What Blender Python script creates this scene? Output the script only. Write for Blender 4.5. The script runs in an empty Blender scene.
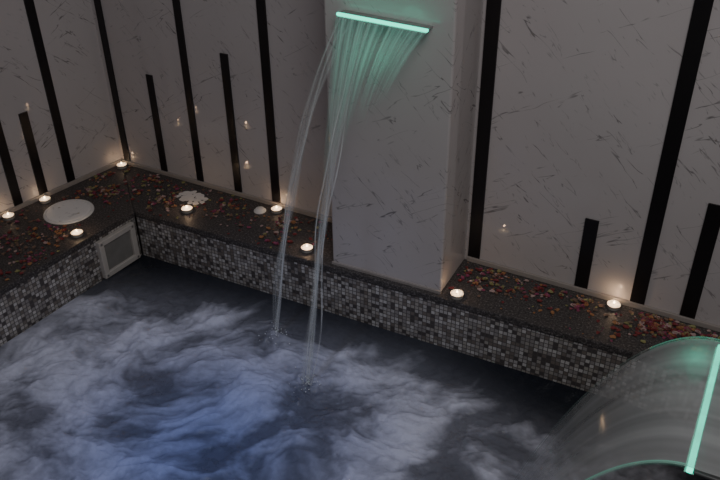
import bpy, bmesh, math, random
from mathutils import Vector, Matrix, noise
random.seed(7)
S = bpy.context.scene
COL = S.collection
R = math.radians
# ------------------------------------------------------------------ camera
F_PX = 780.0; TH = R(32.4); YAW = R(27.4); ROLL = R(0.8)
LZ = 0.60            # ledge top
WZ = LZ - 0.180      # water level
CAM = Vector((0, 0, LZ + 1.36))
Fh = Vector((-math.sin(YAW), math.cos(YAW), 0)); R0 = Vector((math.cos(YAW), math.sin(YAW), 0))
FW = Fh * math.cos(TH) - Vector((0, 0, 1)) * math.sin(TH)
U0 = Fh * math.sin(TH) + Vector((0, 0, 1)) * math.cos(TH)
RT = R0 * math.cos(ROLL) - U0 * math.sin(ROLL)
UP = U0 * math.cos(ROLL) + R0 * math.sin(ROLL)
cd = bpy.data.cameras.new('camera'); cam = bpy.data.objects.new('camera', cd); COL.objects.link(cam)
cd.sensor_width = 36; cd.lens = F_PX / 720 * 36; cd.clip_start = 0.02
M = Matrix((( RT.x, UP.x, -FW.x, CAM.x), (RT.y, UP.y, -FW.y, CAM.y), (RT.z, UP.z, -FW.z, CAM.z), (0, 0, 0, 1)))
cam.matrix_world = M
S.camera = cam

def ray(px, py):
    return FW + RT * ((px - 360) / F_PX) + UP * ((240 - py) / F_PX)
def P(px, py, z=LZ):                     # point of the horizontal plane z
    d = ray(px, py); return CAM + d * ((z - CAM.z) / d.z)
def PW(px, py, p0, n):                   # point of a vertical plane
    d = ray(px, py); return CAM + d * ((p0 - CAM).dot(n) / d.dot(n))

# ------------------------------------------------------------------ materials
class NT:
    def __init__(s, name):
        s.m = bpy.data.materials.new(name); s.m.use_nodes = True
        s.t = s.m.node_tree; s.n = s.t.nodes; s.b = s.n['Principled BSDF']; s.out = s.n['Material Output']
    def add(s, typ, **kw):
        nd = s.n.new(typ)
        for k, v in kw.items(): setattr(nd, k, v)
        return nd
    def put(s, sock, v):
        if hasattr(v, 'node'): s.t.links.new(v, sock)
        else: sock.default_value = v
    def math(s, op, a, b=0.0, clamp=False):
        nd = s.add('ShaderNodeMath', operation=op, use_clamp=clamp); s.put(nd.inputs[0], a); s.put(nd.inputs[1], b); return nd.outputs[0]
    def vmath(s, op, a, b=(0, 0, 0)):
        nd = s.add('ShaderNodeVectorMath', operation=op); s.put(nd.inputs[0], a); s.put(nd.inputs[1], b); return nd.outputs[0]
    def mix(s, f, a, b):
        nd = s.add('ShaderNodeMix', data_type='RGBA'); s.put(nd.inputs[0], f); s.put(nd.inputs[6], a); s.put(nd.inputs[7], b); return nd.outputs[2]
    def noise(s, vec, scale, detail=3, rough=.5, dist=0):
        nd = s.add('ShaderNodeTexNoise'); s.put(nd.inputs['Vector'], vec)
        nd.inputs['Scale'].default_value = scale; nd.inputs['Detail'].default_value = detail
        nd.inputs['Roughness'].default_value = rough; nd.inputs['Distortion'].default_value = dist
        return nd.outputs[0]
    def ramp(s, f, stops, interp='LINEAR'):
        nd = s.add('ShaderNodeValToRGB'); nd.color_ramp.interpolation = interp
        e = nd.color_ramp.elements
        while len(e) < len(stops): e.new(.5)
        for i, (p, c) in enumerate(stops): e[i].position = p; e[i].color = c
        s.put(nd.inputs[0], f); return nd.outputs[0]
    def maprange(s, v, a, b, c=0., d=1.):
        nd = s.add('ShaderNodeMapRange'); nd.interpolation_type = 'SMOOTHSTEP'
        s.put(nd.inputs[0], v)
        for i, x in enumerate((a, b, c, d)): nd.inputs[i + 1].default_value = x
        return nd.outputs[0]
    def obj(s): return s.add('ShaderNodeTexCoord').outputs['Object']
    def bump(s, h, strength=.3, dist=.01):
        nd = s.add('ShaderNodeBump'); nd.inputs['Strength'].default_value = strength; nd.inputs['Distance'].default_value = dist
        s.put(nd.inputs['Height'], h); s.put(s.b.inputs['Normal'], nd.outputs[0])
def simple(name, col, rough=.5, metal=0, var=.12, scale=40, emis=None, es=0, mottle=0):
    k = NT(name)
    nz = k.noise(k.obj(), scale)
    d = tuple(x * (1 - var) for x in col) + (1,); l = tuple(min(1, x * (1 + var)) for x in col) + (1,)
    c = k.mix(nz, d, l)
    if mottle:
        c = k.mix(k.math('MULTIPLY', k.maprange(k.noise(k.obj(), mottle, 4, .6), .58, .72), .45), c, (.18, .16, .16, 1))
    k.put(k.b.inputs['Base Color'], c)
    k.b.inputs['Roughness'].default_value = rough; k.b.inputs['Metallic'].default_value = metal
    if emis:
        k.b.inputs['Emission Color'].default_value = (*emis, 1); k.b.inputs['Emission Strength'].default_value = es
    return k.m

def marble():
    k = NT('marble_panel'); o = k.obj()
    sp = k.add('ShaderNodeSeparateXYZ'); k.put(sp.inputs[0], o)
    u = k.math('SUBTRACT', sp.outputs[0], sp.outputs[1])
    def veins(ang, sx, off, scale, width, lo, hi, mks=1.4):
        cb = k.add('ShaderNodeCombineXYZ'); k.put(cb.inputs[0], u); k.put(cb.inputs[1], sp.outputs[2]); cb.inputs[2].default_value = off
        mp = k.add('ShaderNodeMapping'); mp.vector_type = 'TEXTURE'
        mp.inputs['Rotation'].default_value = (0, 0, ang); mp.inputs['Scale'].default_value = (sx, 1, 1)
        k.put(mp.inputs[0], cb.outputs[0])
        n = k.noise(mp.outputs[0], scale, 3, .5, .1)
        ln = k.maprange(k.math('ABSOLUTE', k.math('SUBTRACT', n, .5)), width * .2, width, 1, 0)
        mk = k.maprange(k.noise(mp.outputs[0], scale * mks, 3, .7), lo, hi)
        return k.math('MULTIPLY', ln, mk)
    v = k.math('MAXIMUM', veins(R(-40), 6.5, 0, 23, .0112, .53, .59), veins(R(28), 7, 5.3, 20, .0098, .54, .605))
    v = k.math('MAXIMUM', v, k.math('MULTIPLY', veins(R(-50), 5, 9.1, 40, .019, .555, .615), .72))
    pres = k.maprange(k.noise(o, 7, 2, .5), .34, .60, .40, 1.0)     # veins come in uneven patches
    base = k.mix(k.noise(o, 3, 4), (.51, .472, .464, 1), (.61, .569, .560, 1))
    k.put(k.b.inputs['Base Color'], k.mix(k.math('MULTIPLY', k.math('MULTIPLY', v, pres), .70), base, (.11, .10, .10, 1)))
    k.b.inputs['Roughness'].default_value = .03
    k.b.inputs['Specular IOR Level'].default_value = .27
    return k.m
def mosaic(pitch=.0131):
    k = NT('glass_mosaic'); o = k.obj()
    sp = k.add('ShaderNodeSeparateXYZ'); k.put(sp.inputs[0], o)
    cb = k.add('ShaderNodeCombineXYZ'); k.put(cb.inputs[0], k.math('DIVIDE', sp.outputs[0], pitch)); k.put(cb.inputs[1], k.math('DIVIDE', k.math('SUBTRACT', sp.outputs[2], sp.outputs[1]), pitch))
    wn = k.add('ShaderNodeTexWhiteNoise', noise_dimensions='2D'); k.put(wn.inputs['Vector'], k.vmath('FLOOR', cb.outputs[0]))
    c = k.ramp(wn.outputs['Value'], [(0, (.105, .093, .09, 1)), (.15, (.21, .18, .16, 1)), (.32, (.31, .29, .28, 1)), (.52, (.40, .37, .335, 1)), (.71, (.475, .455, .44, 1)), (.87, (.61, .59, .57, 1))], 'CONSTANT')
    fr = k.add('ShaderNodeSeparateXYZ'); k.put(fr.inputs[0], k.vmath('FRACTION', cb.outputs[0]))
    gr = k.math('GREATER_THAN', k.math('MINIMUM', fr.outputs[0], fr.outputs[1]), .18)
    k.put(k.b.inputs['Base Color'], k.mix(gr, (.095, .086, .082, 1), c))
    k.put(k.b.inputs['Roughness'], k.math('SUBTRACT', .75, k.math('MULTIPLY', gr, .66)))
    k.bump(gr, .3, .002)
    return k.m
def granite():
    k = NT('dark_granite'); o = k.obj()
    n = k.noise(o, 170, 4, .8); n2 = k.noise(o, 12, 3)
    c = k.ramp(n, [(.34, (.022, .019, .019, 1)), (.48, (.066, .059, .057, 1)), (.57, (.125, .113, .109, 1)), (.65, (.31, .285, .275, 1))])
    k.put(k.b.inputs['Base Color'], k.mix(k.math('MULTIPLY', n2, .3), c, (.06, .054, .052, 1)))
    k.b.inputs['Roughness'].default_value = .5
    k.b.inputs['Specular IOR Level'].default_value = .3
    return k.m
def pool_water():
    k = NT('foaming_water'); o = k.obj()
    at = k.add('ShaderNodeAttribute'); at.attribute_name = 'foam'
    ab = k.add('ShaderNodeAttribute'); ab.attribute_name = 'blue_glow'
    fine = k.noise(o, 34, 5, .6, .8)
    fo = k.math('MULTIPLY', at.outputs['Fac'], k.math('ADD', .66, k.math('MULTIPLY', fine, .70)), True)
    foamc = k.mix(ab.outputs['Fac'], (.68, .68, .75, 1), (.34, .44, .88, 1))  # blue underwater glow painted into the foam colour
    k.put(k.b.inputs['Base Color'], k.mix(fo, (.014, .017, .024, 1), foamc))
    k.put(k.b.inputs['Roughness'], k.math('ADD', .05, k.math('MULTIPLY', fo, .9), True))
    k.b.inputs['IOR'].default_value = 1.33
    h = k.math('ADD', k.math('MULTIPLY', k.noise(o, 20, 5, .56, .45), 1.0), k.math('MULTIPLY', k.noise(o, 80, 3), .22))
    k.bump(h, .28, .02)
    return k.m
def sheet_water(name, lo, hi, col, su=55., sv=1.2, emis=None, es=0, r0=.35, r1=.68, rough=.12, soft=False, fade=None, det=4):
    k = NT(name)
    uv = k.add('ShaderNodeUVMap').outputs[0]
    mp = k.add('ShaderNodeMapping'); mp.inputs['Scale'].default_value = (su, sv, 1); k.put(mp.inputs[0], uv)
    n = k.noise(mp.outputs[0], 1, det, .6, .3)
    st = k.maprange(n, r0, r1, lo, hi)
    sx = k.add('ShaderNodeSeparateXYZ'); k.put(sx.inputs[0], uv)
    if soft:                                    # a stream thins out to clear water at its two edges
        st = k.math('MULTIPLY', st, k.math('POWER', k.math('ABSOLUTE', k.math('SINE', k.math('MULTIPLY', sx.outputs[0], math.pi))), 1.3))
    if fade:                                    # the film tears open towards its lower end
        st = k.math('MULTIPLY', st, k.maprange(sx.outputs[1], fade, 1.0, 1, 0))
    tr = k.add('ShaderNodeBsdfTransparent')
    mx = k.add('ShaderNodeMixShader'); k.put(mx.inputs[0], st); k.t.links.new(tr.outputs[0], mx.inputs[1]); k.t.links.new(k.b.outputs[0], mx.inputs[2])
    k.t.links.new(mx.outputs[0], k.out.inputs[0])
    k.put(k.b.inputs['Base Color'], k.mix(n, tuple(c * .6 for c in col) + (1,), (*col, 1)))
    k.b.inputs['Roughness'].default_value = rough; k.b.inputs['IOR'].default_value = 1.33
    if emis:
        k.b.inputs['Emission Color'].default_value = (*emis, 1); k.b.inputs['Emission Strength'].default_value = es
    return k.m

MAR = marble(); MOS = mosaic(); GRA = granite(); WAT = pool_water()
BLK = simple('black_strip', (.012, .010, .011), .3)
TRIM = simple('beige_trim', (.38, .34, .31), .45)
STEEL = simple('brushed_steel', (.55, .54, .54), .35, 1.0)
DSTEEL = simple('dark_steel', (.14, .145, .145), .45, .3)
ALU = simple('candle_tin', (.80, .76, .70), .45, .3)
WAX = simple('candle_wax', (.85, .75, .60), .5, 0, .05, 60, (1, .72, .46), 1.2)  # warm shine of the flame put into the wax as emission
WICK = simple('wick', (.02, .015, .012), .9)
FLAME = simple('flame', (1, .6, .2), .5, 0, .05, 30, (1, .74, .44), 13)
WHITE = simple('white_plastic', (.86, .84, .81), .4)
LIDM = simple('worn_white_plastic', (.94, .92, .90), .45, 0, .05, 40, None, 0, 38)
GREYP = simple('beige_grey_plastic', (.60, .56, .51), .45)
LENS = simple('lamp_lens', (.27, .26, .24), .25, 0, .3, 25)
CLEARP = simple('pale_plastic', (.45, .50, .48), .35)
LED = simple('green_led', (.01, .45, .3), .4, 0, .02, 20, (.0, .92, .60), 2.5)
FALL = sheet_water('falling_water', .08, .54, (.90, .95, .95), 4, 2.4, None, 0, .34, .7, .25, True)
CORE = sheet_water('falling_water_core', .20, .72, (.97, 1, 1), 3, 6, None, 0, .40, .7, .15, True)
WISP = sheet_water('falling_water_wisp', .10, .45, (.75, .95, .90), 3, 3, (.03, .80, .52), .05, .35, .7, .25, True)  # strands glow green themselves, standing in for LED light in the water
FILM = sheet_water('water_film', .14, .64, (.68, .93, .87), 18, .35, (.03, .80, .52), .09, .34, .72, .25, False, .08)  # LED green put into the film as weak emission
SHEET = sheet_water('water_sheet', .46, .64, (.62, .65, .65), 7, .12, None, 0, .28, .74, .12, False, None, 2)
EDGE = sheet_water('water_edge', .2, .5, (.45, .60, .55), 3, 5, None, 0, soft=True)
EDGEG = sheet_water('water_edge_glow', .3, .6, (.4, .8, .65), 3, 3, (.02, .75, .47), .17, soft=True)  # bead emits green by itself to imitate LED light along the edge
DROP = simple('water_drops', (.80, .84, .88), .1)
PCOL = {'dark red': (.23, .042, .042), 'magenta': (.30, .065, .13), 'orange': (.42, .20, .085), 'dried brown': (.22, .14, .10), 'pale pink': (.48, .34, .31), 'yellowish green': (.31, .29, .12)}
PM = {c: simple('petal_' + c.replace(' ', '_'), v, .65, 0, .4, 90) for c, v in PCOL.items()}
PM['white'] = simple('petal_white', (.82, .78, .74), .6, 0, .12, 90)

# ------------------------------------------------------------------ mesh helpers
def obj(name, bm, mat, parent=None, loc=None, rotz=0, smooth=False, bevel=0):
    me = bpy.data.meshes.new(name); 
    bmesh.ops.recalc_face_normals(bm, faces=bm.faces[:])
    bm.to_mesh(me); bm.free(); me.materials.append(mat)
    if smooth:
        for p in me.polygons: p.use_smooth = True
    o = bpy.data.objects.new(name, me); COL.objects.link(o)
    if parent: o.parent = parent
    if loc is not None: o.location = loc
    o.rotation_euler.z = rotz
    if bevel:
        b = o.modifiers.new('bevel', 'BEVEL'); b.width = bevel; b.segments = 2; b.limit_method = 'ANGLE'
    return o
def box(bm, x0, x1, y0, y1, z0, z1):
    v = [bm.verts.new((x, y, z)) for x in (x0, x1) for y in (y0, y1) for z in (z0, z1)]
    for f in ((0, 1, 3, 2), (4, 6, 7, 5), (0, 4, 5, 1), (2, 3, 7, 6), (0, 2, 6, 4), (1, 5, 7, 3)): bm.faces.new([v[i] for i in f])
def BX(*a):
    bm = bmesh.new(); box(bm, *a); return bm
def lathe(prof, n=28, bm=None, c=(0, 0, 0)):
    bm = bm or bmesh.new(); rings = []
    for r, z in prof:
        if r < 1e-6: rings.append([bm.verts.new((c[0], c[1], c[2] + z))])
        else: rings.append([bm.verts.new((c[0] + r * math.cos(2 * math.pi * i / n), c[1] + r * math.sin(2 * math.pi * i / n), c[2] + z)) for i in range(n)])
    for a, b in zip(rings, rings[1:]):
        for i in range(n):
            j = (i + 1) % n
            if len(a) == 1 and len(b) == 1: continue
            if len(a) == 1: bm.faces.new((a[0], b[i], b[j]))
            elif len(b) == 1: bm.faces.new((a[i], a[j], b[0]))
            else: bm.faces.new((a[i], a[j], b[j], b[i]))
    return bm
def prism(poly, z0, z1):
    bm = bmesh.new()
    a = [bm.verts.new((p[0], p[1], z0)) for p in poly]; b = [bm.verts.new((p[0], p[1], z1)) for p in poly]
    bm.faces.new(a); bm.faces.new(b)
    for i in range(len(poly)):
        j = (i + 1) % len(poly); bm.faces.new((a[i], a[j], b[j], b[i]))
    return bm
def struct(o): o['kind'] = 'structure'; return o
def tag(o, label, cat, group=None, kind=None):
    o['label'] = label; o['category'] = cat
    if group: o['group'] = group
    if kind: o['kind'] = kind
    return o
def empty(name, loc, rotz=0):
    o = bpy.data.objects.new(name, None); o.empty_display_size = .05; COL.objects.link(o); o.location = loc; o.rotation_euler.z = rotz; return o
def xy(v): return Vector((v.x, v.y, 0))
def isect(p, d, q, e):
    den = d.x * e.y - d.y * e.x; t = ((q.x - p.x) * e.y - (q.y - p.y) * e.x) / den; return p + d * t
def rotof(d): return math.atan2(d.y, d.x)

# ------------------------------------------------------------------ layout
C = xy(P(122, 162)); E = xy(P(690, 322)); L0 = xy(P(0, 217))
db = (E - C).normalized(); dl = (C - L0).normalized()           # along back wall, along left wall (towards corner)
nb = Vector((db.y, -db.x, 0)); nl = Vector((dl.y, -dl.x, 0))     # towards the pool
rb0 = xy(P(140, 213)); rb1 = xy(P(650, 357)); drb = (rb1 - rb0).normalized()
rl0 = xy(P(0, 290)); rl1 = xy(P(133, 212)); drl = (rl1 - rl0).normalized()
RC = isect(rl0, drl, rb0, drb)
XR = 0.16; YF = 0.22
RB = isect(RC, drb, Vector((XR, 0, 0)), Vector((0, 1, 0)))
RF = Vector((XR, YF, 0)); LF = isect(RC, drl, Vector((0, YF, 0)), Vector((1, 0, 0)))
XW = .95; YB = -.12
BR = isect(C, db, Vector((XW, 0, 0)), Vector((0, 1, 0)))
LN = isect(C, dl, Vector((0, YB, 0)), Vector((1, 0, 0)))
H = 1.9

# ------------------------------------------------------------------ setting
struct(obj('wall_back', BX(-.1, (BR - C).length + .1, 0, .1, 0, LZ + H), MAR, None, C, rotof(db)))
struct(obj('wall_left', BX(0, (C - LN).length, 0, .1, 0, LZ + H), MAR, None, LN, rotof(dl)))
struct(obj('wall_right', BX(XW, XW + .1, YB, BR.y, 0, LZ + H), MAR))
struct(obj('floor', BX(-2.8, 1.1, -1.2, 2.3, -.06, 0), MOS))
LFB = isect(RC, drl, Vector((0, YB, 0)), Vector((1, 0, 0)))
def ledge(name, pts): return struct(obj(name, prism(pts, LZ - .022, LZ), GRA, None, None, 0, False, .003))
ledge('ledge_left', [LN, C, RC, LFB])
ledge('ledge_back', [C, BR, RB, RC])
ledge('ledge_right', [BR, Vector((XW, YB, 0)), Vector((XR, YB, 0)), RB])
ledge('ledge_front', [LF, RF, Vector((XR, YB, 0)), LFB])
def poolwall(name, a, b, out):
    d = (b - a); L = d.length; d.normalize()
    n = Vector((-d.y, d.x, 0))
    s = 1 if n.dot(out) > 0 else -1
    y0, y1 = (.004, .09) if s > 0 else (-.09, -.004)
    return struct(obj(name, BX(0, L, y0, y1, 0, LZ - .022), MOS, None, a, rotof(d)))
poolwall('wall_pool_back', RC, RB, Vector((0, 1, 0)))
poolwall('wall_pool_left', LF, RC, Vector((-1, 0, 0)))
poolwall('wall_pool_right', RF, RB, Vector((1, 0, 0)))
poolwall('wall_pool_front', LF, RF, Vector((0, -1, 0)))
# pillar
FL = xy(P(333, 263)); FR = xy(P(440, 294.5))
dp = drb; npv = Vector((-dp.y, dp.x, 0))
FR = FL + dp * (FR - FL).dot(dp)
dep = (isect(FR, npv, C, db) - FR).dot(npv)
pw = (FR - FL).length
struct(obj('wall_pillar', BX(0, pw, 0, dep - .001, LZ, LZ + H), MAR, None, FL, rotof(dp), False, .005))
# base trims
def base(name, o, d, L0_, L1):
    return struct(obj(name, BX(L0_, L1, -.010, 0, LZ, LZ + .016), TRIM, None, o, rotof(d), False, .002))
def along(p, o, d): return (xy(p) - o).dot(d)
lf = along(FL, C, db); rg = along(FR, C, db)
base('baseboard_back_left', C, db, .012, lf - .001)
base('baseboard_back_right', C, db, rg + .001, (BR - C).length)
base('baseboard_left', LN, dl, 0, (C - LN).length - .002)
struct(obj('baseboard_pillar', BX(-.001, pw + .001, -.006, 0, LZ, LZ + .008), TRIM, None, FL, rotof(dp)))
# black strips
tn = 0
def strip(o, d, n, px, py, top=None, w=.036):
    global tn; tn += 1
    p = PW(px, py, o, n); s = along(p, o, d)
    zt = LZ + H - .002 if top is None else PW(top[0], top[1], o, n).z
    struct(obj('trim_%d' % tn, BX(s - w / 2, s + w / 2, -.005, 0, LZ + .017, zt), BLK, None, o, rotof(d)))
for a in [((128, 160), None, .028), ((165, 170), (151, 75), .028), ((201, 180), None, .028), ((239, 191), (227, 54), .030), ((277, 202), None, .032), ((474, 258), None, .038), ((581, 287), (591, 219), .038), ((637, 303), None, .040), ((687, 317), (710, 203), .040)]:
    strip(C, db, nb, a[0][0], a[0][1], a[1], a[2])
for a in [((71, 181), None), ((43, 192), (24, 112)), ((18, 203), None), ((-12, 215), (-40, 130))]:
    strip(LN, dl, nl, a[0][0], a[0][1], a[1], .032)

# ------------------------------------------------------------------ water
gs = [(90, 375, .26, .95), (170, 335, .18, .92), (150, 440, .30, .95), (260, 345, .17, .92), (350, 345, .14, .82), (395, 385, .14, .8), (300, 440, .27, .95), (470, 435, .10, .7), (485, 474, .035, 1.0), (420, 340, .10, .5), (275, 338, .05, .9), (307, 388, .06, .95), (40, 350, .17, .85), (555, 465, .08, .9), (400, 455, .14, .82), (20, 450, .22, .8), (130, 305, .08, .5), (640, 480, .12, .9), (590, 475, .08, .9)]
land1 = P(276, 338, WZ); land2 = P(307, 388, WZ)
gs = [(P(a, b, WZ).x, P(a, b, WZ).y, s, k) for a, b, s, k in gs]
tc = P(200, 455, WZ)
def sstep(a, b, x):
    t = max(0, min(1, (x - a) / (b - a))); return t * t * (3 - 2 * t)
def water():
    N = 430
    me = bpy.data.meshes.new('pool_water'); vs = []; foam = []; blue_glow = []
    A, B, Cc, D = LF, RF, RB, RC
    for j in range(N + 1):
        v = j / N
        for i in range(N + 1):
            u = i / N
            p = (A * (1 - u) + B * u) * (1 - v) + (D * (1 - u) + Cc * u) * v
            q = Vector((p.x, p.y, .3))
            w = noise.noise_vector(q * 2.9) * .105 + noise.noise_vector(q * 8) * .04 + noise.noise_vector(q * 20) * .012
            q2 = q + w
            a_, b_ = q2.x * .80 + q2.y * .6, -q2.x * .6 + q2.y * .80
            n1 = noise.fractal(Vector((a_ * 4.1, b_ * 5.6, 1.7)), .92, 2.1, 6)
            n2 = 1 - abs(noise.fractal(Vector((a_ * 7, b_ * 11, 4.1)), .9, 2.1, 4)) * 2.1
            n3 = noise.fractal(Vector((a_ * 20, b_ * 27, 8.1)), .72, 2.1, 4)
            d = 1.0
            for gx, gy, s, k in gs: d *= 1 - k * math.exp(-((p.x - gx) ** 2 + (p.y - gy) ** 2) / (2 * s * s))
            d = (1 - d) * (.22 + .78 * sstep(.0, .20, (1 - v) * 1.4))
            f = d * .95 + n1 * .56 - .30 + (n2 - .4) * .17 * d + n3 * .15 * d
            f = sstep(0, 1.06, f)
            milk = .27 * d + .06 * (n1 + .5) * d
            f = max(f, milk, max(0, n2 - .60) * .6 * d * d)
            f = max(0, min(1, f))
            ed = min(u, 1 - u, v, 1 - v); e = min(1, ed / .04)
            z = WZ + e * (.010 * noise.fractal(q2 * 5, .9, 2, 4) + .011 * f * (.4 + n1) + .004 * n3 * (d + .3))
            for lnd in (land1, land2):
                z += .016 * math.exp(-((p.x - lnd.x) ** 2 + (p.y - lnd.y) ** 2) / (2 * .035 ** 2)) * (.6 + n3)
            vs.append((p.x, p.y, z)); foam.append(f)
            blue_glow.append(math.exp(-((p.x - tc.x) ** 2 + (p.y - tc.y) ** 2) / (2 * .27 ** 2)))
    fs = [(j * (N + 1) + i, j * (N + 1) + i + 1, (j + 1) * (N + 1) + i + 1, (j + 1) * (N + 1) + i) for j in range(N) for i in range(N)]
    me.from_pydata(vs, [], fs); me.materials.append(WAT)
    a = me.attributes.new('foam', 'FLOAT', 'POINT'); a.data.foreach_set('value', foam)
    a = me.attributes.new('blue_glow', 'FLOAT', 'POINT'); a.data.foreach_set('value', blue_glow)
    me.polygons.foreach_set('use_smooth', [True] * len(me.polygons))
    o = bpy.data.objects.new('pool_water', me); COL.objects.link(o)
    tag(o, 'dark bubbling pool water covered in swirling white foam with a painted blue glow', 'water', None, 'stuff')
water()

# ------------------------------------------------------------------ waterfall ribbons
def ribbons(paths, rows=7, arc=1.0, across=None):
    """paths: list of (points, radii); each an open half-tube ribbon with a UV along its length"""
    bm = bmesh.new(); uvl = bm.loops.layers.uv.new('UVMap')
    for pi, (pts, rad) in enumerate(paths):
        prev = None; L = 0
        for i, p in enumerate(pts):
            t = (pts[min(i + 1, len(pts) - 1)] - pts[max(i - 1, 0)]).normalized()
            ax = Vector(across or (1, 0, 0)); ax = (ax - t * ax.dot(t)).normalized(); nn = t.cross(ax).normalized()
            if i: L += (p - pts[i - 1]).length
            row = []
            for k in range(rows):
                a = -1 + 2 * k / (rows - 1)
                row.append((bm.verts.new(p + ax * (a * rad[i]) - nn * (rad[i] * arc * (1 - a * a) * .8)), (k / (rows - 1) + pi * 3, L)))
            if prev:
                for k in range(rows - 1):
                    q = [prev[k], prev[k + 1], row[k + 1], row[k]]
                    f = bm.faces.new([v for v, _ in q]); f.smooth = True
                    for lp, (_, uv) in zip(f.loops, q): lp[uvl].uv = uv
            prev = row
    return bm
def spout(name, loc, rotz, tilt, w, dep_, label, hz=.007, mat=None):
    s = empty(name, loc, rotz); s.rotation_euler.y = tilt         # local X along the lip, local -Y outwards, z at the lip
    obj('body', BX(-w / 2, w / 2, -.032, dep_, -.006, -.001), mat or STEEL, s, None, 0, False, .0015)
    obj('led_strip', BX(-w / 2 - .002, w / 2 + .002, -.042, -.0325, -.006, -.006 + hz), LED, s, None, 0, False, .002)
    obj('lip', BX(-w / 2, w / 2, -.045, -.030, -.0085, -.0065), CLEARP, s, None, 0, False, .0006)
    tag(s, label, 'spout')
    return s
pA = PW(337, 13, FL - npv * .04, npv); pB = PW(427, 30, FL - npv * .04, npv)
zl = (pA.z + pB.z) / 2
sA = along(pA, FL, dp); sB = along(pB, FL, dp); sw = sB - sA
lipc = FL + dp * ((sA + sB) / 2)
tilt = math.atan2(pA.z - pB.z, sw)
spout('waterfall_spout', Vector((lipc.x, lipc.y, zl)), rotof(dp), tilt, sw, 0, 'slim steel waterfall spout with glowing green light on marble pillar', .0072)

wf = empty('waterfall', Vector((0, 0, 0)))
tag(wf, 'thin waterfall in two white streams falling from the pillar spout', 'waterfall')
LIP0 = FL - npv * .047 + dp * sA
def traj(s, land, n=26, wob=0, seed=0, cut=1.0, pull=1.0, z0=-.007):
    st = LIP0 + dp * (s * sw); st = Vector((st.x, st.y, pA.z + (pB.z - pA.z) * s + z0))
    pts = []
    dx = (xy(land) - xy(st)).dot(dp); dn = (xy(land) - xy(st)).dot(-npv)
    for i in range(n + 1):
        t = i / n * cut
        k = 1 - (1 - t) ** pull
        p = st + dp * (dx * k) - npv * (dn * t)
        p.z = st.z - (st.z - WZ - .008) * (.48 * t + .52 * t * t)
        if wob:
            p += dp * (wob * t * noise.noise(Vector((seed * 3.1, t * 4, 0)))) - npv * (wob * t * noise.noise(Vector((seed * 3.1, t * 4, 7))))
        pts.append(p)
    return pts
def stream(land, s0, s1, n, r, sp):
    out = []
    for i in range(n):
        s = s0 + (s1 - s0) * (i + .5) / n
        pts = traj(s, land + Vector((random.uniform(-sp, sp), random.uniform(-sp, sp), 0)), 30, .028, random.random() * 50, 1, 1.3)
        rr = random.uniform(.8, 1.2) * r
        out.append((pts, [rr * (.9 + .3 * min(1, j / 10) + .22 * noise.noise(Vector((j * .45, i * 7.7, r * 900)))) for j in range(31)]))
    return out
for land, s0, s1 in ((land1, .02, .22), (land2, .14, .42)):
    so = obj('stream', ribbons(stream(land, s0, s1, 3, .0086, .003)), FALL, wf)
    obj('stream_core', ribbons(stream(land, s0, s1, 3, .0026, .006)), CORE, so)
    # droplets thrown up where the stream lands
    bm = bmesh.new()
    for _ in range(46):
        a = random.uniform(0, 6.28); rr = abs(random.gauss(0, .028)); rad = random.uniform(.0008, .0022)
        c = land + Vector((rr * math.cos(a), rr * math.sin(a), .010 + abs(random.gauss(0, .014)) * max(.2, 1 - rr / .06)))
        bmesh.ops.create_icosphere(bm, subdivisions=1, radius=rad, matrix=Matrix.Translation(c))
    spl = obj('splash', bm, DROP, wf, None, 0, True); spl['kind'] = 'stuff'
st = []
for i in range(14):
    s = .05 + .92 * i / 13
    cut = .20 + .14 * random.random() + .30 * (1 - s) 
    pts = traj(s, land2 + dp * (.05 * s), 18, .03, i + .3, cut, 2.1)
    r0 = random.uniform(.0014, .0028)
    st.append((pts, [r0 * (1 - .93 * (j / 18) ** 1.1) for j in range(19)]))
obj('strand', ribbons(st), WISP, wf)
# thin film between the strands right below the lip
bm = bmesh.new(); uvl = bm.loops.layers.uv.new('UVMap')
NF = 60
cols = [traj(i / NF, land2 + dp * (.05 * i / NF), 18, 0, 0, .27 + .012 * math.sin(i * 1.3) + .02 * math.sin(i * .47) + .36 * (1 - i / NF), 2.1) for i in range(NF + 1)]
grid = [[(bm.verts.new(p), (i / NF, j / 18)) for j, p in enumerate(c)] for i, c in enumerate(cols)]
for i in range(NF):
    for j in range(18):
        q = [grid[i][j], grid[i + 1][j], grid[i + 1][j + 1], grid[i][j + 1]]
        f = bm.faces.new([v for v, _ in q]); f.smooth = True
        for lp, (_, uv) in zip(f.loops, q): lp[uvl].uv = uv
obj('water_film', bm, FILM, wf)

# second spout and its broad sheet on the right
ld = P(506, 492, WZ)
a2 = PW(717, 344, Vector((0, ld.y, 0)), Vector((0, 1, 0)))
d_ = ray(685, 469); b2 = CAM + d_ * ((a2.z - CAM.z) / d_.z)
x2 = (a2.x + b2.x) / 2; z2 = a2.z; y2a, y2b = b2.y, a2.y
lipdir = (xy(a2) - xy(b2)).normalized()
mid2 = (xy(a2) + xy(b2)) / 2
spout('waterfall_spout', Vector((mid2.x, mid2.y, z2)) + Vector((.044, 0, 0)), rotof(-lipdir), 0, (a2 - b2).length, max(.02, XR + .02 - x2 - .044), 'wide dark spout with green light bar at lower right edge', .0050, DSTEEL)
struct(obj('wall_pillar_right', BX(XR + .02, XR + .36, y2a - .06, y2b + .06, LZ, z2 + .03), MAR, None, None, 0, False, .005))
sh = empty('waterfall', Vector((x2, (y2a + y2b) / 2, z2)))
tag(sh, 'broad glassy sheet of water curving down from the right spout', 'waterfall')
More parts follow.
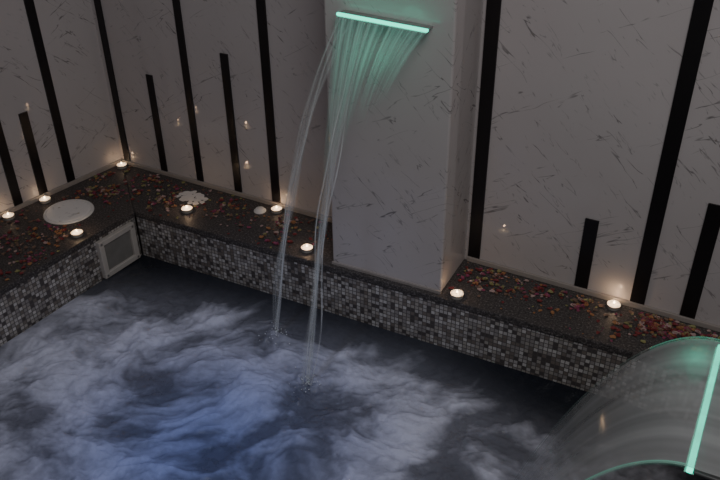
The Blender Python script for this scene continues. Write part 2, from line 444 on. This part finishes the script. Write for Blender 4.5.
def sheet_pt(v, t, off=0):
    b0 = xy(b2) + (xy(a2) - xy(b2)) * v
    tt = max(t, 0)
    x = b0.x + .002 + (ld.x - x2) * t
    z = z2 + .0065 - (z2 - WZ - .006) * tt * tt
    yy = b0.y - (1 - v) * .03 * tt                  # the near edge spreads a little as it falls
    rip = .001 * math.sin(v * 27 + 2 * tt) * tt + .005 * noise.noise(Vector((v * 4, tt * 2, 3))) * tt
    return Vector((x + rip + off, yy, z + rip)) - sh.location
bm = bmesh.new(); uvl = bm.loops.layers.uv.new('UVMap'); NU, NV = 70, 56
T0 = -.22
def tv(j): return T0 + (1 - T0) * j / NV
grid = [[(bm.verts.new(sheet_pt(i / NU, tv(j))), (i / NU, tv(j))) for j in range(NV + 1)] for i in range(NU + 1)]
for i in range(NU):
    for j in range(NV):
        q = [grid[i][j], grid[i + 1][j], grid[i + 1][j + 1], grid[i][j + 1]]
        f = bm.faces.new([v for v, _ in q]); f.smooth = True
        for lp, (_, uv) in zip(f.loops, q): lp[uvl].uv = uv
obj('water_sheet', bm, SHEET, sh)
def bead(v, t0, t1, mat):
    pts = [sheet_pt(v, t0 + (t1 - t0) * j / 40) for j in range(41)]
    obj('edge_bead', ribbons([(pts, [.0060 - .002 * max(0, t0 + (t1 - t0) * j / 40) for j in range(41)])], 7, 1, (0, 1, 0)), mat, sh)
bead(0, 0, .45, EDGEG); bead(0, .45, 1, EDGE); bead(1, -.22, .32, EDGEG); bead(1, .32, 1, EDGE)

# ------------------------------------------------------------------ tea lights
def tealight_parts(root):
    obj('cup', lathe([(0, 0), (.0182, 0), (.0188, .001), (.0190, .0105), (.0198, .0112), (.0198, .0118), (.0184, .0116), (.0182, .0092), (0, .0090)], 28), ALU, root, None, 0, True)
    obj('wax', lathe([(.0183, .0094), (.017, .0108), (.012, .0102), (.004, .0100), (0, .0102)], 28), WAX, root, None, 0, True)
    obj('wick', lathe([(.0009, .010), (.0008, .0145), (0, .0148)], 8), WICK, root)
    obj('flame', lathe([(0, .0125), (.0024, .0140), (.0031, .0158), (.0026, .0180), (.0012, .0205), (0, .0225)], 16), FLAME, root, None, 0, True)
cnd = [(122, 165, 'lit tea light in the corner where the two marble walls meet', .22),
       (77, 233, 'lit tea light in front of the round white lid', .9),
       (187, 209, 'lit tea light just in front of the small heap of white petals', .9),
       (282, 205, 'lit tea light against the wall near the pillar, beside a white cap', .45),
       (307, 248, 'lit tea light on pool rim at left of the pillar, behind the waterfall', 1.0),
       (457, 294, 'lit tea light by the right foot of the pillar', .55),
       (616, 300, 'lit tea light against right wall between short and long black strips', .8),
       (44, 199, 'lit tea light at left wall under the short black strip', .2),
       (3, 213, 'lit tea light at left wall, at the far left edge', .2)]
keep = []
proto = None
def place_candle(px, py, label, e):
    global proto
    p = P(px, py, LZ + .008)
    sb = (xy(p) - C).dot(nb)
    if sb < .032: p = p + nb * (.032 - sb)
    sl = (xy(p) - LN).dot(nl)
    if sl < .032: p = p + nl * (.032 - sl)
    loc = Vector((p.x, p.y, LZ))
    if proto is None:
        proto = r = empty('tealight_candle', loc); tealight_parts(r)
    else:
        r = proto.copy(); COL.objects.link(r); r.location = loc
        for ch in list(proto.children):
            c = ch.copy(); COL.objects.link(c); c.parent = r
    tag(r, label, 'candle', 'lit tea lights on the pool ledge')
    ld_ = bpy.data.lights.new('candle_light', 'POINT'); ld_.energy = .055 * e; ld_.color = (1, .66, .40); ld_.shadow_soft_size = .004
    lo = bpy.data.objects.new('candle_light', ld_); COL.objects.link(lo); lo.location = loc + Vector((0, 0, .032))
    keep.append((loc, .024))
for a in cnd: place_candle(*a)

# ------------------------------------------------------------------ fittings
lp = P(69, 212); lid = empty('skimmer_lid', Vector((lp.x, lp.y, LZ)))
obj('cover', lathe([(0, .0060), (.068, .0060), (.0735, .0058), (.0742, .0045)], 48), LIDM, lid, None, 0, True)
obj('rim_ring', lathe([(.0744, .0), (.0744, .0050), (.077, .0058), (.083, .0050), (.085, .002), (.085, 0)], 48), WHITE, lid, None, 0, True)
for s in (-1, 1): obj('lift_notch', lathe([(0, .0066), (.004, .0066), (.0045, .0061)], 16, None, (s * .045, 0, 0)), GREYP, lid)
tag(lid, 'round white skimmer lid flush in the left granite ledge', 'lid')
cp = P(260, 211); cap = empty('air_valve_cap', Vector((cp.x, cp.y, LZ)))
obj('collar', lathe([(.0215, 0), (.0215, .003), (.019, .005), (.0165, .005)], 28), WHITE, cap, None, 0, True)
obj('knob', lathe([(.016, .002), (.016, .008), (.0145, .0105), (.006, .011), (0, .0108)], 28), WHITE, cap, None, 0, True)
tag(cap, 'small round white cap without a flame on the back ledge', 'cap'); keep.append((Vector((cp.x, cp.y, LZ)), .024))
# pool light on the left mosaic wall
nml = Vector((drl.y, -drl.x, 0)); o_ = RC - nml * .004
q = [PW(a, b, o_, nml) for a, b in ((94, 241), (131, 222), (137, 258), (103, 276))]
ctr = (q[0] + q[1] + q[2] + q[3]) / 4
pwid = ((q[1] - q[0]).dot(drl) + (q[2] - q[3]).dot(drl)) / 2; phei = ((q[0].z - q[3].z) + (q[1].z - q[2].z)) / 2
phei = min(phei, .145); zc = max(min(ctr.z, LZ - .024 - phei / 2), WZ + phei / 2 + .002)
pl = empty('pool_light', Vector((ctr.x, ctr.y, zc)), rotof(drl))
bm = bmesh.new(); t = .020
box(bm, -pwid / 2, pwid / 2, -.018, 0, phei / 2 - t, phei / 2); box(bm, -pwid / 2, pwid / 2, -.018, 0, -phei / 2, -phei / 2 + t)
box(bm, -pwid / 2, -pwid / 2 + t, -.018, 0, -phei / 2 + t, phei / 2 - t); box(bm, pwid / 2 - t, pwid / 2, -.018, 0, -phei / 2 + t, phei / 2 - t)
obj('frame', bm, GREYP, pl, None, 0, False, .002)
obj('lens', BX(-pwid / 2 + t, pwid / 2 - t, -.010, 0, -phei / 2 + t, phei / 2 - t), LENS, pl, None, 0, False, .003)
for a in (-1, 1):
    for b in (-1, 1):
        bm = lathe([(.004, 0), (.0038, .002), (0, .0022)], 10)
        bmesh.ops.rotate(bm, verts=bm.verts, matrix=Matrix.Rotation(R(90), 3, 'X')); bmesh.ops.translate(bm, verts=bm.verts, vec=(a * (pwid / 2 - t / 2), -.018, b * (phei / 2 - t / 2)))
        obj('screw', bm, STEEL, pl)
tag(pl, 'square beige grey framed pool light in the left mosaic wall', 'pool light')

# ------------------------------------------------------------------ petals
def petal_bm(kind, s):
    bm = bmesh.new(); n, m = 5, 4; rows = []
    for i in range(n + 1):
        t = i / n; wd = (math.sin(math.pi * (t * .86 + .08)) ** .8) * (.40 + .10 * kind)
        row = []
        for j in range(m + 1):
            a = -1 + 2 * j / m
            x = (t - .5); y = a * wd * .9 + .10 * math.sin(4 * t + kind)
            z = .42 * a * a * wd * (1 + .6 * (kind % 2)) + .55 * (t - .45) ** 2 * (1 + .6 * (kind == 2)) + .08 * math.sin(5 * a + 3 * t * (kind + 1))
            row.append(bm.verts.new((x * s, y * s, max(0, z) * s + .0004)))
        rows.append(row)
    for i in range(n):
        for j in range(m): bm.faces.new((rows[i][j], rows[i + 1][j], rows[i + 1][j + 1], rows[i][j + 1]))
    return bm
meshes = {}
for c in PM:
    for kd in range(3):
        bm = petal_bm(kd, 1.0); me = bpy.data.meshes.new('petal'); bm.to_mesh(me); bm.free(); me.materials.append(PM[c])
        for p in me.polygons: p.use_smooth = True
        meshes[c, kd] = me
# a small flat heap of white petals behind the third tea light
wc = P(192, 198)
for i in range(30):
    a = i * 2.4; r = .0078 * math.sqrt(i)
    o = bpy.data.objects.new('petal', meshes['white', i % 3]); COL.objects.link(o)
    s = random.uniform(.018, .026); o.scale = (s, s * 1.2, s * .16)
    o.location = (wc.x + r * 1.35 * math.cos(a) + random.uniform(-.006, .006), wc.y + r * .85 * math.sin(a) + random.uniform(-.006, .006), LZ + .0006 * (30 - i) / 6)
    o.rotation_euler = (0, 0, random.uniform(0, 6.28))
    tag(o, 'white flower petal in the small pale heap behind a tea light', 'petal', 'white petals heaped on the back ledge')
clusters = [(105, 188, 24, 9, 95, 'left'), (30, 238, 24, 11, 85, 'left'), (8, 262, 14, 7, 42, 'left'), (60, 238, 26, 6, 38, 'left'), (145, 184, 24, 8, 72, 'back'), (218, 206, 24, 7, 65, 'back'), (165, 203, 22, 6, 42, 'back'), (288, 226, 22, 9, 78, 'back'), (485, 277, 18, 8, 68, 'right'), (535, 292, 20, 7, 36, 'right'), (585, 305, 24, 7, 46, 'right'), (662, 322, 30, 8, 150, 'right'), (700, 333, 22, 8, 65, 'right')]
def on_ledge(p):
    if (xy(p) - C).dot(nb) < .018 or (xy(p) - LN).dot(nl) < .018: return False
    inb = (xy(p) - RC).dot(npv) > .010
    inl = (xy(p) - RC).dot(nml) < -.010
    if not (inb or inl): return False
    a = along(p, FL, dp)
    if -.012 < a < pw + .012 and (xy(p) - FL).dot(npv) > -.02: return False
    if p.x > XR + .0 and p.y < y2b + .09: return False
    if p.x > XW - .03: return False
    if noise.noise(Vector((p.x * 12, p.y * 12, 2.5))) < -.06 and random.random() < .72: return False   # loose heaps with barer stone between
    return all((xy(p) - xy(k)).length > r + .008 for k, r in keep)
fit = [(xy(lid.location), .052, .095, .15), (xy(wc), .0, .054, 0)]
def height(p):                       # ledge top, or the top of the lid; None near edges and inside the white heap
    for c, r0, r1, pr in fit:
        d = (xy(p) - c).length
        if d < r0: return LZ + .0062 if random.random() < pr else None
        if d < r1: return None
    return LZ
names = list(PCOL); wts = [28, 14, 14, 20, 12, 13]
cand = []
for (cx, cy, sx, sy, n, reg) in clusters:
    k = 0; tries = 0
    while k < n and tries < n * 14:
        tries += 1
        p = P(random.gauss(cx, sx), random.gauss(cy, sy))
        if on_ledge(p):
            h = height(p)
            if h: cand.append((Vector((p.x, p.y, h)), reg)); k += 1
random.shuffle(cand)
szs = [random.uniform(.008, .0175) for _ in cand]
def shown(i): return szs[i] / (cand[i][0] - CAM).length
order = sorted(range(len(cand)), key=lambda i: -shown(i))
where = {'left': 'on the left ledge near the round lid', 'back': 'on the back ledge left of the pillar', 'right': 'on the ledge right of the pillar'}
for i in order[:300]:
    p, reg = cand[i]
    c = random.choices(names, wts)[0]
    o = bpy.data.objects.new('petal', meshes[c, random.randrange(3)]); COL.objects.link(o)
    s = szs[i]; o.scale = (s, s, s * random.uniform(.6, 1.3)); o.location = p; o.rotation_euler = (0, 0, random.uniform(0, 6.28))
    tag(o, '%s flower petal lying loose %s' % (c, where[reg]), 'petal', '%s petals %s' % (c, where[reg]))
bm = bmesh.new()
crumbs = [(cand[i][0], szs[i]) for i in order[300:]]
for (cx, cy, sx, sy, n, reg) in clusters:
    for _ in range(int(n * 1.2)):
        p = P(random.gauss(cx, sx * 1.3), random.gauss(cy, sy * 1.3))
        if on_ledge(p):
            h = height(p)
            if h: crumbs.append((Vector((p.x, p.y, h)), random.uniform(.004, .009)))
for p, s in crumbs:
    a = random.uniform(0, 6.28); pr = petal_bm(random.randrange(3), s)
    me = bpy.data.meshes.new('tmp'); pr.to_mesh(me); pr.free(); n0 = len(bm.verts); f0 = len(bm.faces)
    bm.from_mesh(me); bpy.data.meshes.remove(me); bm.verts.ensure_lookup_table(); bm.faces.ensure_lookup_table()
    mi = random.choices(range(6), wts)[0]
    mt = Matrix.Translation(p) @ Matrix.Rotation(a, 4, 'Z')
    for v in bm.verts[n0:]: v.co = mt @ v.co
    for f in bm.faces[f0:]: f.material_index = mi
o = obj('petal_crumbs', bm, PM[names[0]])
for c in names[1:]: o.data.materials.append(PM[c])
tag(o, 'fine crumbs of dried flower petals strewn over the granite ledge', 'petal crumbs', None, 'stuff')

# ------------------------------------------------------------------ light
def area(name, loc, target, size, e, col):
    l = bpy.data.lights.new(name, 'AREA'); l.energy = e; l.size = size; l.color = col
    o = bpy.data.objects.new(name, l); COL.objects.link(o); o.location = loc
    o.rotation_euler = (Vector(target) - Vector(loc)).to_track_quat('-Z', 'Y').to_euler(); return o
area('ceiling_lamp', (.25, .2, LZ + 2.25), (-.7, 1.45, LZ), 1.1, 15.5, (1.0, .96, .97))
sl = bpy.data.lights.new('blue_water_fill', 'SPOT'); sl.energy = 22; sl.color = (.55, .66, 1.0); sl.spot_size = R(52); sl.spot_blend = .6; sl.shadow_soft_size = .1  # added blue fill from above, stands in for the underwater glow
so_ = bpy.data.objects.new('blue_water_fill', sl); COL.objects.link(so_); so_.location = (-.95, .55, LZ + 1.9)
so_.rotation_euler = (Vector((-1.0, 1.0, WZ)) - so_.location).to_track_quat('-Z', 'Y').to_euler()
for (loc, e) in ((Vector((lipc.x, lipc.y, zl)) - npv * .15 - Vector((0, 0, .04)), .07), (Vector((x2 - .03, y2b - .05, z2 + .03)), .05)):
    l = bpy.data.lights.new('led_glow', 'POINT'); l.energy = e; l.color = (.03, 1, .62); l.shadow_soft_size = .03
    o = bpy.data.objects.new('led_glow', l); COL.objects.link(o); o.location = loc
w = bpy.data.worlds.new('world'); S.world = w; w.use_nodes = True
bg = w.node_tree.nodes['Background']; bg.inputs[0].default_value = (.555, .54, .57, 1); bg.inputs[1].default_value = .095
